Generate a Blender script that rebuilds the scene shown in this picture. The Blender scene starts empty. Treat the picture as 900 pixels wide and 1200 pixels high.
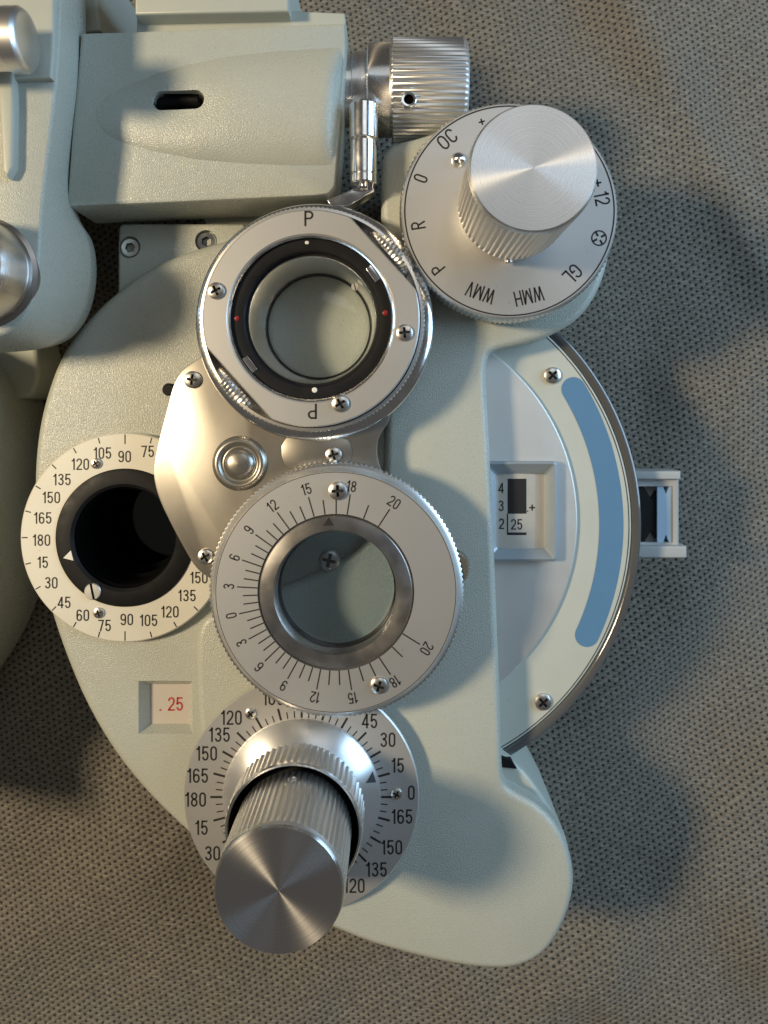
import bpy, bmesh, math, random
import numpy as np
from mathutils import Vector, Matrix
random.seed(7)
scene = bpy.context.scene
MM = 0.001
# ------------------------------------------------------------------ camera
CAM_H = 240.0          # mm above the cloth
F = 900.0              # focal length in photo pixels (photo is 900 x 1200)
NADIR = (465.0, 482.0) # photo pixel straight below the lens
def mmpx(px, py, z):
    """millimetres per photo pixel at height z"""
    return (CAM_H - z)/F
def at(px, py, z):
    """photo pixel -> point (mm) at height z"""
    t = (CAM_H - z)/F
    return ((px-NADIR[0])*t, -(py-NADIR[1])*t, z)
cam_d = bpy.data.cameras.new('camera'); cam = bpy.data.objects.new('camera', cam_d)
scene.collection.objects.link(cam); scene.camera = cam
cam_d.sensor_fit = 'HORIZONTAL'; cam_d.sensor_width = 36.0; cam_d.lens = 36.0*F/900.0
cam_d.clip_start = 0.005; cam_d.clip_end = 10
cam.location = (0, 0, CAM_H*MM)      # looks straight down; the photo is a crop, so the lens axis is off its centre
cam_d.shift_x = (450-NADIR[0])/900.0; cam_d.shift_y = (NADIR[1]-600)/900.0
cam_d.dof.use_dof = True; cam_d.dof.focus_distance = 0.186; cam_d.dof.aperture_fstop = 30
# ------------------------------------------------------------------ world and lamps
world = bpy.data.worlds.new('World'); scene.world = world; world.use_nodes = True
bg = world.node_tree.nodes['Background']
bg.inputs[0].default_value = (0.78, 0.74, 0.70, 1); bg.inputs[1].default_value = 0.10
def area(name, loc, target, size, power, col, size_y=None):
    l = bpy.data.lights.new(name, 'AREA'); l.energy = power; l.color = col
    l.shape = 'RECTANGLE'; l.size = size; l.size_y = size_y or size
    o = bpy.data.objects.new(name, l); scene.collection.objects.link(o)
    o.location = loc
    o.rotation_euler = (Vector(target)-Vector(loc)).to_track_quat('-Z', 'Y').to_euler()
    return o
area('warm_lamp', (-0.62, 0.10, 0.66), (0.0, 0.0, 0.04), 0.11, 7.2, (1.0, 0.81, 0.54))
area('window_light', (0.46, 0.11, 0.25), (0.03, 0.0, 0.03), 0.34, 2.4, (0.47, 0.73, 1.0))
area('ceiling_light', (0.26, 0.66, 1.25), (0.0, 0.0, 0.04), 0.62, 1.35, (0.90, 0.96, 1.0))
scene.view_settings.view_transform = 'Standard'; scene.view_settings.look = 'None'
scene.view_settings.exposure = 0.0; scene.view_settings.gamma = 1.0
scene.view_settings.use_curve_mapping = False
scene.cycles.max_bounces = 10; scene.cycles.transparent_max_bounces = 16

# ------------------------------------------------------------------ materials
def new_mat(name):
    m = bpy.data.materials.new(name); m.use_nodes = True
    nt = m.node_tree; return m, nt, nt.nodes['Principled BSDF']
def mat(name, col, rough=0.5, metal=0.0, bump=0.0, bscale=1.0, aniso=0.0, rvar=0.0, rscale=0.1, cvar=0.0, cscale=0.05,
        coat=0.0, spec=0.5, detail=4, axis='Z', speck=0.0, turned=False):
    """bscale/rscale/cscale: features per mm"""
    m, nt, p = new_mat(name); N = nt.nodes; L = nt.links
    p.inputs['Base Color'].default_value = (*col, 1); p.inputs['Roughness'].default_value = rough
    p.inputs['Metallic'].default_value = metal; p.inputs['Specular IOR Level'].default_value = spec
    p.inputs['Coat Weight'].default_value = coat
    tc = N.new('ShaderNodeTexCoord')
    def noise(scale, det=4):
        t = N.new('ShaderNodeTexNoise'); t.inputs['Scale'].default_value = scale*1000; t.inputs['Detail'].default_value = det
        L.new(tc.outputs['Object'], t.inputs['Vector']); return t
    if bump:
        t = noise(bscale, detail); b = N.new('ShaderNodeBump'); b.inputs['Strength'].default_value = 1.0
        b.inputs['Distance'].default_value = bump*MM
        L.new(t.outputs['Fac'], b.inputs['Height']); L.new(b.outputs['Normal'], p.inputs['Normal'])
    if rvar:
        t = noise(rscale); r = N.new('ShaderNodeMapRange')
        r.inputs['From Min'].default_value = 0.3; r.inputs['From Max'].default_value = 0.7
        r.inputs['To Min'].default_value = max(0.03, rough-rvar); r.inputs['To Max'].default_value = rough+rvar
        L.new(t.outputs['Fac'], r.inputs['Value']); L.new(r.outputs['Result'], p.inputs['Roughness'])
    if cvar:
        t = noise(cscale, 6); r = N.new('ShaderNodeMix'); r.data_type = 'RGBA'
        r.inputs['A'].default_value = (*[c*(1-cvar) for c in col], 1); r.inputs['B'].default_value = (*[min(1, c*(1+cvar)) for c in col], 1)
        L.new(t.outputs['Fac'], r.inputs['Factor']); L.new(r.outputs['Result'], p.inputs['Base Color'])
    if speck:
        v = N.new('ShaderNodeTexVoronoi'); v.inputs['Scale'].default_value = 380; L.new(tc.outputs['Object'], v.inputs['Vector'])
        lt = N.new('ShaderNodeMath'); lt.operation = 'LESS_THAN'; lt.inputs[1].default_value = 0.075; L.new(v.outputs['Distance'], lt.inputs[0])
        sx = N.new('ShaderNodeSeparateColor'); L.new(v.outputs['Color'], sx.inputs[0])
        gt = N.new('ShaderNodeMath'); gt.operation = 'GREATER_THAN'; gt.inputs[1].default_value = 0.80; L.new(sx.outputs[0], gt.inputs[0])
        a_ = N.new('ShaderNodeMath'); a_.operation = 'MULTIPLY'; L.new(lt.outputs[0], a_.inputs[0]); L.new(gt.outputs[0], a_.inputs[1])
        # broad smudges of handling
        sm = noise(0.022, 5); mrs = N.new('ShaderNodeMapRange'); mrs.inputs['From Min'].default_value = 0.50; mrs.inputs['From Max'].default_value = 0.72; mrs.inputs['To Max'].default_value = 0.16
        L.new(sm.outputs['Fac'], mrs.inputs['Value'])
        b_ = N.new('ShaderNodeMath'); b_.operation = 'MULTIPLY_ADD'; b_.inputs[1].default_value = speck; L.new(a_.outputs[0], b_.inputs[0]); L.new(mrs.outputs['Result'], b_.inputs[2])
        mx = N.new('ShaderNodeMix'); mx.data_type = 'RGBA'; mx.inputs['A'].default_value = (*col, 1); mx.inputs['B'].default_value = (0.20, 0.17, 0.12, 1)
        if p.inputs['Base Color'].is_linked: L.new(p.inputs['Base Color'].links[0].from_socket, mx.inputs['A'])
        L.new(b_.outputs[0], mx.inputs['Factor']); L.new(mx.outputs['Result'], p.inputs['Base Color'])
    if turned:
        sp = N.new('ShaderNodeSeparateXYZ'); L.new(tc.outputs['Object'], sp.inputs[0])
        cb = N.new('ShaderNodeCombineXYZ'); L.new(sp.outputs[0], cb.inputs[0]); L.new(sp.outputs[1], cb.inputs[1])
        ln = N.new('ShaderNodeVectorMath'); ln.operation = 'LENGTH'; L.new(cb.outputs[0], ln.inputs[0])
        n1 = N.new('ShaderNodeTexNoise'); n1.noise_dimensions = '1D'; n1.inputs['Scale'].default_value = 5200; n1.inputs['Detail'].default_value = 3
        L.new(ln.outputs['Value'], n1.inputs['W'])
        r1_ = N.new('ShaderNodeMapRange'); r1_.inputs['From Min'].default_value = 0.3; r1_.inputs['From Max'].default_value = 0.7; r1_.inputs['To Min'].default_value = rough-0.025; r1_.inputs['To Max'].default_value = rough+0.025
        L.new(n1.outputs['Fac'], r1_.inputs['Value']); L.new(r1_.outputs['Result'], p.inputs['Roughness'])
        m1 = N.new('ShaderNodeMix'); m1.data_type = 'RGBA'; m1.inputs['A'].default_value = (*[c*0.93 for c in col], 1); m1.inputs['B'].default_value = (*[min(1, c*1.05) for c in col], 1)
        n2 = noise(0.25, 6); ad_ = N.new('ShaderNodeMath'); ad_.operation = 'MULTIPLY_ADD'; ad_.inputs[1].default_value = 0.6; L.new(n1.outputs['Fac'], ad_.inputs[0])
        h2 = N.new('ShaderNodeMath'); h2.operation = 'MULTIPLY'; h2.inputs[1].default_value = 0.4; L.new(n2.outputs['Fac'], h2.inputs[0]); L.new(h2.outputs[0], ad_.inputs[2])
        L.new(ad_.outputs[0], m1.inputs['Factor']); L.new(m1.outputs['Result'], p.inputs['Base Color'])
    if aniso:
        p.inputs['Anisotropic'].default_value = aniso; p.inputs['Anisotropic Rotation'].default_value = 0.25
        tg = N.new('ShaderNodeTangent'); tg.direction_type = 'RADIAL'; tg.axis = axis
        L.new(tg.outputs['Tangent'], p.inputs['Tangent'])
    return m
PAINT = mat('pale_green_hammered_paint', (0.452, 0.467, 0.408), 0.32, 0, bump=0.15, bscale=3.0, cvar=0.08, cscale=0.04, detail=1.5, rvar=0.10, rscale=1.5, spec=0.6, speck=0.35)
PAINT_SMOOTH = mat('pale_green_smooth_paint', (0.455, 0.47, 0.41), 0.40, 0, bump=0.04, bscale=2.0, cvar=0.05, cscale=0.05, rvar=0.06, rscale=0.2)
CREAM = mat('cream_satin_lacquer', (0.53, 0.535, 0.465), 0.38, 0.0, bump=0.006, bscale=2, speck=0.3, cvar=0.04, cscale=0.06, rvar=0.06, rscale=0.1)
SATIN = mat('satin_aluminium', (0.62, 0.61, 0.59), 0.42, 0.75, bump=0.006, bscale=7, speck=0.25)
SATIN_FINE = mat('bead_blasted_aluminium', (0.66, 0.64, 0.60), 0.45, 0.55, bump=0.02, bscale=5, rvar=0.03, rscale=0.15)
DIAL_CREAM = mat('ivory_dial_lacquer', (0.74, 0.71, 0.61), 0.45, 0.1, speck=0.3, rvar=0.06, rscale=0.1, cvar=0.03, cscale=0.1)
CHROME = mat('polished_chrome', (0.82, 0.82, 0.82), 0.18, 1.0, rvar=0.05, rscale=0.3)
KNURL = mat('knurled_aluminium', (0.78, 0.77, 0.75), 0.36, 1.0)
SCREWMETAL = mat('nickel_screw', (0.72, 0.70, 0.66), 0.30, 1.0)
TURNED = mat('turned_aluminium', (0.76, 0.74, 0.72), 0.27, 1.0, aniso=0.93, turned=True)
STEEL = mat('worn_stainless_sheet', (0.37, 0.345, 0.30), 0.33, 0.85, speck=0.4, rvar=0.035, rscale=0.08, bump=0.005, bscale=5, cvar=0.08, cscale=0.10)
DARKSTEEL = mat('dark_grey_steel', (0.46, 0.44, 0.42), 0.34, 1.0, aniso=0.5, rvar=0.06, rscale=0.2)
BLACK = mat('matt_black_anodising', (0.010, 0.010, 0.011), 0.5, 0.0, spec=0.2, rvar=0.08, rscale=0.3, bump=0.004, bscale=3)
DEEP = mat('black_bore_and_gap', (0.003, 0.003, 0.003), 0.9, spec=0.05)
INK = mat('black_print_ink', (0.018, 0.016, 0.015), 0.5)
RED = mat('red_print_ink', (0.45, 0.035, 0.03), 0.5)
REDPAINT = mat('red_dot_paint', (0.28, 0.012, 0.018), 0.35)
WHITEPAINT = mat('white_dot_paint', (0.8, 0.78, 0.72), 0.4)
BLUE = mat('blue_strip_print', (0.105, 0.23, 0.385), 0.38, 0, rvar=0.05, rscale=0.2, cvar=0.04, cscale=0.1)
CARD = mat('ivory_number_card', (0.52, 0.47, 0.41), 0.6, cvar=0.03, cscale=0.2)
SILVERCARD = mat('brushed_silver_card', (0.62, 0.59, 0.53), 0.36, 0.3, rvar=0.05, rscale=0.3)
GREYPLATE = mat('light_grey_plastic', (0.40, 0.41, 0.40), 0.45, cvar=0.04, cscale=0.1)
GLASSBLUE = mat('pale_blue_prism', (0.42, 0.56, 0.68), 0.12, 0.0, coat=0.5)
SLOTDARK = mat('dark_slot', (0.02, 0.02, 0.02), 0.6)
BEZEL = mat('blue_grey_metallic_bezel', (0.36, 0.41, 0.45), 0.40, 0.4, bump=0.02, bscale=3)
CONE = mat('bright_turned_cone', (0.84, 0.82, 0.79), 0.22, 1.0, aniso=0.5)
SKIRT = mat('bright_turned_skirt', (0.80, 0.80, 0.80), 0.34, 0.85, aniso=0.7)
RIM = mat('smoked_edge_rim', (0.10, 0.10, 0.10), 0.12, 0.1, rvar=0.06, rscale=0.08, coat=0.6, cvar=0.3, cscale=0.05)
def glass(name, tint, ior):
    m, nt, p = new_mat(name); N = nt.nodes; L = nt.links; N.remove(p)
    t = N.new('ShaderNodeBsdfTransparent'); t.inputs[0].default_value = (*tint, 1)
    g = N.new('ShaderNodeBsdfGlossy'); g.inputs['Roughness'].default_value = 0.02
    lw = N.new('ShaderNodeLayerWeight'); lw.inputs['Blend'].default_value = 0.5
    pw = N.new('ShaderNodeMath'); pw.operation = 'POWER'; pw.inputs[1].default_value = 4.0; L.new(lw.outputs['Facing'], pw.inputs[0])
    f = N.new('ShaderNodeMath'); f.operation = 'MULTIPLY_ADD'; f.inputs[1].default_value = 0.7; f.inputs[2].default_value = ((ior-1)/(ior+1))**2; L.new(pw.outputs[0], f.inputs[0])
    mx = N.new('ShaderNodeMixShader'); L.new(f.outputs[0], mx.inputs[0]); L.new(t.outputs[0], mx.inputs[1]); L.new(g.outputs[0], mx.inputs[2])
    L.new(mx.outputs[0], N['Material Output'].inputs['Surface']); return m
GLASS = glass('coated_lens_glass', (0.95, 0.97, 0.98), 1.5)
GLASS_GREY = glass('grey_lens_glass', (0.86, 0.91, 0.94), 1.9)
GLASS_DARK = glass('dark_aperture_glass', (0.5, 0.6, 0.5), 1.7)

def cloth_material():
    m, nt, p = new_mat('embossed_taupe_nonwoven'); N = nt.nodes; L = nt.links
    tc = N.new('ShaderNodeTexCoord')
    def math_(op, a, b=None, c=None):
        k = N.new('ShaderNodeMath'); k.operation = op
        for i, v in enumerate((a, b, c)):
            if v is None: continue
            if isinstance(v, (int, float)): k.inputs[i].default_value = v
            else: L.new(v, k.inputs[i])
        return k.outputs[0]
    def noise(scale, det=3, vec=None, rough=0.5):
        t = N.new('ShaderNodeTexNoise'); t.inputs['Scale'].default_value = scale*1000; t.inputs['Detail'].default_value = det
        t.inputs['Roughness'].default_value = rough
        L.new(vec or tc.outputs['Object'], t.inputs['Vector']); return t
    # stretch of the cloth bends the grid of embossed points
    w = noise(0.012, 2); sub = N.new('ShaderNodeVectorMath'); sub.operation = 'SUBTRACT'; sub.inputs[1].default_value = (0.5, 0.5, 0.5)
    L.new(w.outputs['Color'], sub.inputs[0])
    sc = N.new('ShaderNodeVectorMath'); sc.operation = 'SCALE'; sc.inputs['Scale'].default_value = 0.007; L.new(sub.outputs[0], sc.inputs[0])
    w2 = noise(0.35, 2); sub2 = N.new('ShaderNodeVectorMath'); sub2.operation = 'SUBTRACT'; sub2.inputs[1].default_value = (0.5, 0.5, 0.5)
    L.new(w2.outputs['Color'], sub2.inputs[0])
    sc2 = N.new('ShaderNodeVectorMath'); sc2.operation = 'SCALE'; sc2.inputs['Scale'].default_value = 0.0008; L.new(sub2.outputs[0], sc2.inputs[0])
    ad = N.new('ShaderNodeVectorMath'); ad.operation = 'ADD'; L.new(tc.outputs['Object'], ad.inputs[0]); L.new(sc.outputs[0], ad.inputs[1])
    ad2 = N.new('ShaderNodeVectorMath'); ad2.operation = 'ADD'; L.new(ad.outputs[0], ad2.inputs[0]); L.new(sc2.outputs[0], ad2.inputs[1])
    mp = N.new('ShaderNodeMapping'); mp.vector_type = 'TEXTURE'; mp.inputs['Rotation'].default_value = (0, 0, math.radians(37))
    L.new(ad2.outputs[0], mp.inputs['Vector'])
    sp = N.new('ShaderNodeSeparateXYZ'); L.new(mp.outputs[0], sp.inputs[0])
    P = 0.00198
    u = math_('DIVIDE', sp.outputs[0], P); v = math_('DIVIDE', sp.outputs[1], P*0.92)
    row = math_('FLOOR', v); off = math_('MULTIPLY', math_('FLOORED_MODULO', row, 2.0), 0.5)
    fu = math_('SUBTRACT', math_('FRACT', math_('ADD', u, off)), 0.5); fv = math_('SUBTRACT', math_('FRACT', v), 0.5)
    d2 = math_('ADD', math_('POWER', math_('ABSOLUTE', math_('MULTIPLY', fu, 0.92)), 2.0), math_('POWER', math_('ABSOLUTE', fv), 2.0))
    d = math_('SQRT', d2)
    ragged = math_('ADD', d, math_('MULTIPLY', math_('SUBTRACT', noise(2.2, 2).outputs['Fac'], 0.5), 0.16))
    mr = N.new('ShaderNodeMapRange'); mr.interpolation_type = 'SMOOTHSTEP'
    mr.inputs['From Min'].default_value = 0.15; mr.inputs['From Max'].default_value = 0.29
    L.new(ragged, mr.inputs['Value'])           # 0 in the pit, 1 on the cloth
    # cords: the rows of points stand between faint ridges
    cord = math_('MULTIPLY', math_('COSINE', math_('MULTIPLY', math_('SUBTRACT', v, 0.5), 6.28318)), -0.5)
    cord = math_('MULTIPLY', cord, math_('MULTIPLY', noise(0.03, 2).outputs['Fac'], 1.1))
    # fibres: thin streaks in two directions
    fibs = []
    for ang, seed in ((35, 0.0), (-50, 3.1), (80, 7.7)):
        mm_ = N.new('ShaderNodeMapping'); mm_.inputs['Rotation'].default_value = (0, 0, math.radians(ang)); mm_.inputs['Location'].default_value = (seed, 0, 0)
        mm_.inputs['Scale'].default_value = (0.10, 1.5, 1)
        L.new(ad2.outputs[0], mm_.inputs['Vector']); fibs.append(noise(3.0, 3, mm_.outputs[0], 0.6).outputs['Fac'])
    fib = math_('MULTIPLY', math_('ADD', math_('ADD', fibs[0], fibs[1]), fibs[2]), 0.3333)
    fr = N.new('ShaderNodeMapRange'); fr.inputs['From Min'].default_value = 0.40; fr.inputs['From Max'].default_value = 0.62
    L.new(fib, fr.inputs['Value'])
    c1 = N.new('ShaderNodeMix'); c1.data_type = 'RGBA'; c1.inputs['A'].default_value = (0.120, 0.106, 0.083, 1); c1.inputs['B'].default_value = (0.44, 0.39, 0.305, 1)
    L.new(fr.outputs[0], c1.inputs['Factor'])
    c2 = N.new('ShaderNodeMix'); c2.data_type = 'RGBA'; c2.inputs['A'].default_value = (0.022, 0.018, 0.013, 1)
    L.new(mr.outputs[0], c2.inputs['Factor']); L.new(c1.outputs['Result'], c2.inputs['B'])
    L.new(c2.outputs['Result'], p.inputs['Base Color'])
    p.inputs['Roughness'].default_value = 0.62; p.inputs['Specular IOR Level'].default_value = 0.35
    p.inputs['Sheen Weight'].default_value = 0.15
    h = math_('ADD', math_('ADD', mr.outputs[0], cord), math_('MULTIPLY', fr.outputs[0], 0.7))
    b = N.new('ShaderNodeBump'); b.inputs['Distance'].default_value = 0.00055; b.inputs['Strength'].default_value = 1.0
    L.new(h, b.inputs['Height']); L.new(b.outputs[0], p.inputs['Normal'])
    return m
CLOTH = cloth_material()

# ------------------------------------------------------------------ mesh helpers (all in mm)
def finish(name, me, mats, parent, loc=(0, 0, 0), smooth=35):
    for m_ in (mats if isinstance(mats, (list, tuple)) else [mats]): me.materials.append(m_)
    if smooth:
        me.polygons.foreach_set('use_smooth', [True]*len(me.polygons))
        me.set_sharp_from_angle(angle=math.radians(smooth))
    o = bpy.data.objects.new(name, me); scene.collection.objects.link(o)
    o.location = [c*MM for c in loc]
    if parent is not None:
        o.parent = parent
        p = parent; off = Vector((0, 0, 0))
        while p is not None: off += Vector(p.location); p = p.parent
        o.location = Vector(o.location) - off
    return o
def mesh(name, verts, faces, mats, parent, loc=(0, 0, 0), smooth=35, midx=None):
    me = bpy.data.meshes.new(name)
    me.from_pydata([((v[0]-loc[0])*MM, (v[1]-loc[1])*MM, (v[2]-loc[2])*MM) for v in verts], [], faces)
    if midx is not None: me.polygons.foreach_set('material_index', midx)
    me.update()
    return finish(name, me, mats, parent, loc, smooth)
def area2(p): return sum(p[i][0]*p[(i+1) % len(p)][1]-p[(i+1) % len(p)][0]*p[i][1] for i in range(len(p)))/2
def ccw(p): return list(p) if area2(p) > 0 else list(p)[::-1]
def chaikin(p, k):
    for _ in range(k):
        q = []
        for i in range(len(p)):
            a, b = p[i], p[(i+1) % len(p)]
            q += [(a[0]*.75+b[0]*.25, a[1]*.75+b[1]*.25), (a[0]*.25+b[0]*.75, a[1]*.25+b[1]*.75)]
        p = q
    return p
def resample(p, N):
    P_ = np.array(list(p)+[p[0]]); s = np.r_[0, np.cumsum(np.hypot(*np.diff(P_, axis=0).T))]
    t = np.linspace(0, s[-1], N, endpoint=False)
    return list(zip(np.interp(t, s, P_[:, 0]), np.interp(t, s, P_[:, 1])))
def inset(p, d):
    q = []; k = len(p)
    for i in range(k):
        a, b, c = p[i-1], p[i], p[(i+1) % k]
        e1 = np.array([b[0]-a[0], b[1]-a[1]]); e2 = np.array([c[0]-b[0], c[1]-b[1]])
        e1 = e1/(np.linalg.norm(e1)+1e-9); e2 = e2/(np.linalg.norm(e2)+1e-9)
        n1 = np.array([-e1[1], e1[0]]); n2 = np.array([-e2[1], e2[0]])
        m_ = n1+n2; l = np.linalg.norm(m_); m_ = m_/(l+1e-9)
        q.append((b[0]+m_[0]*d/max(0.5, m_@n1), b[1]+m_[1]*d/max(0.5, m_@n1)))
    return q
def loft(name, loops, mats, parent, cap_top=True, cap_bot=True, smooth=35, loc=None):
    """loops: list of lists of (x,y,z), bottom to top, counter-clockwise, equal length"""
    k = len(loops[0]); V = [v for l in loops for v in l]; Fc = []
    for j in range(len(loops)-1):
        for i in range(k):
            a, b = j*k+i, j*k+(i+1) % k
            Fc.append((a, b, b+k, a+k))
    if cap_top: Fc.append(tuple(range((len(loops)-1)*k, len(loops)*k)))
    if cap_bot: Fc.append(tuple(range(k))[::-1])
    if loc is None: loc = tuple(np.mean(np.array(loops[0]), axis=0))
    return mesh(name, V, Fc, mats, parent, loc, smooth)
def prism(name, pts, z0, z1, mats, parent, bev=0.8, seg=4, smooth=35, botbev=0.0):
    """pts in mm xy; rounded top edge"""
    pts = ccw(pts); loops = []
    if botbev: loops.append([(x, y, z0) for x, y in inset(pts, botbev)]); loops.append([(x, y, z0+botbev) for x, y in pts])
    else: loops.append([(x, y, z0) for x, y in pts])
    if bev:
        for s in range(seg+1):
            a = math.pi/2*s/seg
            loops.append([(x, y, z1-bev+bev*math.sin(a)) for x, y in inset(pts, bev*(1-math.cos(a)))])
    else: loops.append([(x, y, z1) for x, y in pts])
    return loft(name, loops, mats, parent, smooth=smooth)
def pxpts(pp, z, k=0):
    p = chaikin([tuple(map(float, q)) for q in pp], k)
    return [at(x, y, z)[:2] for x, y in p]
def rect_px(x0, y0, x1, y1, z): return pxpts([(x0, y0), (x1, y0), (x1, y1), (x0, y1)], z)
def lathe(name, c, prof, mats, parent, seg=128, teeth=None, depth=0.3, rows=(), smooth=35, midx=None, axis='Z', closed=False, trap=False):
    """prof: list of (r, h) along the axis from c. rows: profile rows cut with teeth. closed joins last row to first."""
    if teeth: seg = teeth*(4 if trap else 2)
    V = []; k = seg
    for j, (r, h) in enumerate(prof):
        for i in range(seg):
            a = 2*math.pi*i/seg; rr = r
            if j in rows:
                cut = (i % 4) >= 2 if trap else i % 2
                if cut: rr = r-depth
            V.append((rr*math.cos(a), rr*math.sin(a), h))
    Fc = []; MI = []
    J = len(prof)
    for j in range(J if closed else J-1):
        j2 = (j+1) % J
        for i in range(k):
            i2 = (i+1) % k
            Fc.append((j*k+i, j*k+i2, j2*k+i2, j2*k+i)); MI.append(midx[j] if midx else 0)
    if not closed:
        if prof[0][0] > 1e-6: Fc.append(tuple(range(k))[::-1]); MI.append(midx[0] if midx else 0)
        if prof[-1][0] > 1e-6: Fc.append(tuple(range((J-1)*k, J*k))); MI.append(midx[-1] if midx else 0)
    if axis == 'X': V = [(z, x, y) for x, y, z in V]
    if axis == 'Y': V = [(y, z, x) for x, y, z in V]
    V = [(x+c[0], y+c[1], z+c[2]) for x, y, z in V]
    return mesh(name, V, Fc, mats, parent, c, smooth, MI)
def disc(name, c, r, t, m_, parent, seg=96): return lathe(name, c, [(r, 0), (r, t)], m_, parent, seg)
def lens(name, c, r, sag, m_, parent):
    R_ = (r*r+sag*sag)/(2*sag); pf = [(r, 0)]
    for i in range(1, 15):
        rr_ = r*math.cos(math.pi/2*i/14); pf.append((rr_ if i < 14 else 0.0, 0.3+math.sqrt(R_*R_-rr_*rr_)-(R_-sag)))
    return lathe(name, c, pf, m_, parent, 96, smooth=60)
def boolean(o, cutters, keep_mat=None):
    for ct in cutters:
        md = o.modifiers.new('cut', 'BOOLEAN'); md.operation = 'DIFFERENCE'; md.solver = 'EXACT'; md.object = ct
    bpy.context.view_layer.update()
    dg = bpy.context.evaluated_depsgraph_get()
    me = bpy.data.meshes.new_from_object(o.evaluated_get(dg), depsgraph=dg)
    o.modifiers.clear(); o.data = me
    me.polygons.foreach_set('use_smooth', [True]*len(me.polygons)); me.set_sharp_from_angle(angle=math.radians(32))
    for ct in cutters: bpy.data.objects.remove(ct)
# lettering -----------------------------------------------------------------
_txt = {}
def arc(cx, cy, rx, ry, a0, a1, k=14): return [(cx+rx*math.cos(math.radians(a0+(a1-a0)*i/k)), cy+ry*math.sin(math.radians(a0+(a1-a0)*i/k))) for i in range(k+1)]
TH = 0.12
def oval(w, y0=0.0, y1=1.0):
    t = TH/2; rx = w/2-t; ry = min(rx*1.25, (y1-y0)/2-t)
    return arc(w/2, y1-t-ry, rx, ry, 0, 180)+arc(w/2, y0+t+ry, rx, ry, 180, 360)+[(w-t, y1-t-ry)]
def strokes(c):
    t = TH/2; w = 0.47; lo, hi = t, 1-t
    if c == '0': return w, [oval(w)]
    if c == '1': return 0.30, [[(0.02, 0.77), (0.12, 0.80), (0.19, 0.88), (0.22, 1.0)], [(0.22, 1.0), (0.22, 0)]]
    if c == '2': return w, [arc(w/2, 0.74, w/2-t, 1-t-0.74, 185, 0)+[(w-t, 0.66), (w-0.11, 0.50), (0.13, 0.22), (t, lo)], [(0.0, lo), (w, lo)]]
    if c == '3': return w, [arc(w/2, 0.755, w/2-t-0.01, 1-t-0.755, 170, -90)+[(w/2-0.06, 0.53)], [(w/2-0.06, 0.53)]+arc(w/2, 0.53/2+t/2, w/2-t, 0.53/2-t/2, 90, -170)]
    if c == '4': return 0.5, [[(0.36, 0), (0.36, 0.99)], [(0.36, 0.97), (t, 0.27)], [(0.0, 0.27), (0.5, 0.27)]]
    if c == '5': return w, [[(w-0.03, hi), (0.08, hi)], [(0.10, 1.0), (0.06, 0.46)], [(0.06, 0.50)]+arc(w/2, 0.335, w/2-t, 0.335-t, 140, -165)]
    if c == '6': return w, [oval(w, 0, 0.62), [(t, 0.34)]+[(t, 0.62)]+arc(w/2, 0.72, w/2-t, 1-t-0.72, 180, 15)]
    if c == '8': return w, [oval(w-0.03, 0.50, 1.0) and [(x+0.015, y) for x, y in oval(w-0.03, 0.48, 1.0)], oval(w, 0, 0.57)]
    if c == '9':
        w_, st_ = strokes('6'); return w_, [[(w_-x, 1-y) for x, y in q] for q in st_]
    if c == '7': return w, [[(0, hi), (w-t, hi), (0.18, 0)]]
    if c == 'O': return 0.58, [oval(0.58)]
    if c == 'C': return 0.56, [arc(0.28, 1-t-0.28, 0.28-t, 0.28, 10, 180)+arc(0.28, t+0.28, 0.28-t, 0.28, 180, 350)]
    if c == 'G': return 0.58, [arc(0.29, 1-t-0.28, 0.29-t, 0.28, 15, 180)+arc(0.29, t+0.28, 0.29-t, 0.28, 180, 360)+[(0.58-t, 0.47)], [(0.30, 0.45), (0.58, 0.45)]]
    if c == 'P': return 0.52, [[(t, 0), (t, 1)], [(t, hi), (0.27, hi)]+arc(0.27, 0.72, 0.25-t, 0.28-t, 90, -90)+[(t, 0.44+t)]]
    if c == 'R':
        w_, st_ = strokes('P'); return 0.54, st_+[[(0.27, 0.48), (0.49, 0)]]
    if c == 'L': return 0.44, [[(t, 0), (t, 1)], [(0, lo), (0.44, lo)]]
    if c == 'H': return 0.56, [[(t, 0), (t, 1)], [(0.56-t, 0), (0.56-t, 1)], [(t, 0.52), (0.56-t, 0.52)]]
    if c == 'V': return 0.54, [[(t, 1), (0.27, 0.02)], [(0.27, 0.02), (0.54-t, 1)]]
    if c == 'M': return 0.66, [[(t, 0), (t, 1)], [(t, 0.97), (0.33, 0.1)], [(0.33, 0.1), (0.66-t, 0.97)], [(0.66-t, 0), (0.66-t, 1)]]
    if c == 'W': return 0.80, [[(t, 1), (0.21, 0.03)], [(0.21, 0.03), (0.40, 0.95)], [(0.40, 0.95), (0.59, 0.03)], [(0.59, 0.03), (0.80-t, 1)]]
    if c == '+': return 0.5, [[(0.0, 0.42), (0.5, 0.42)], [(0.25, 0.17), (0.25, 0.67)]]
    if c == '.': return 0.14, [[(0.0, t), (0.13, t)]]
    return 0.25, []
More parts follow.
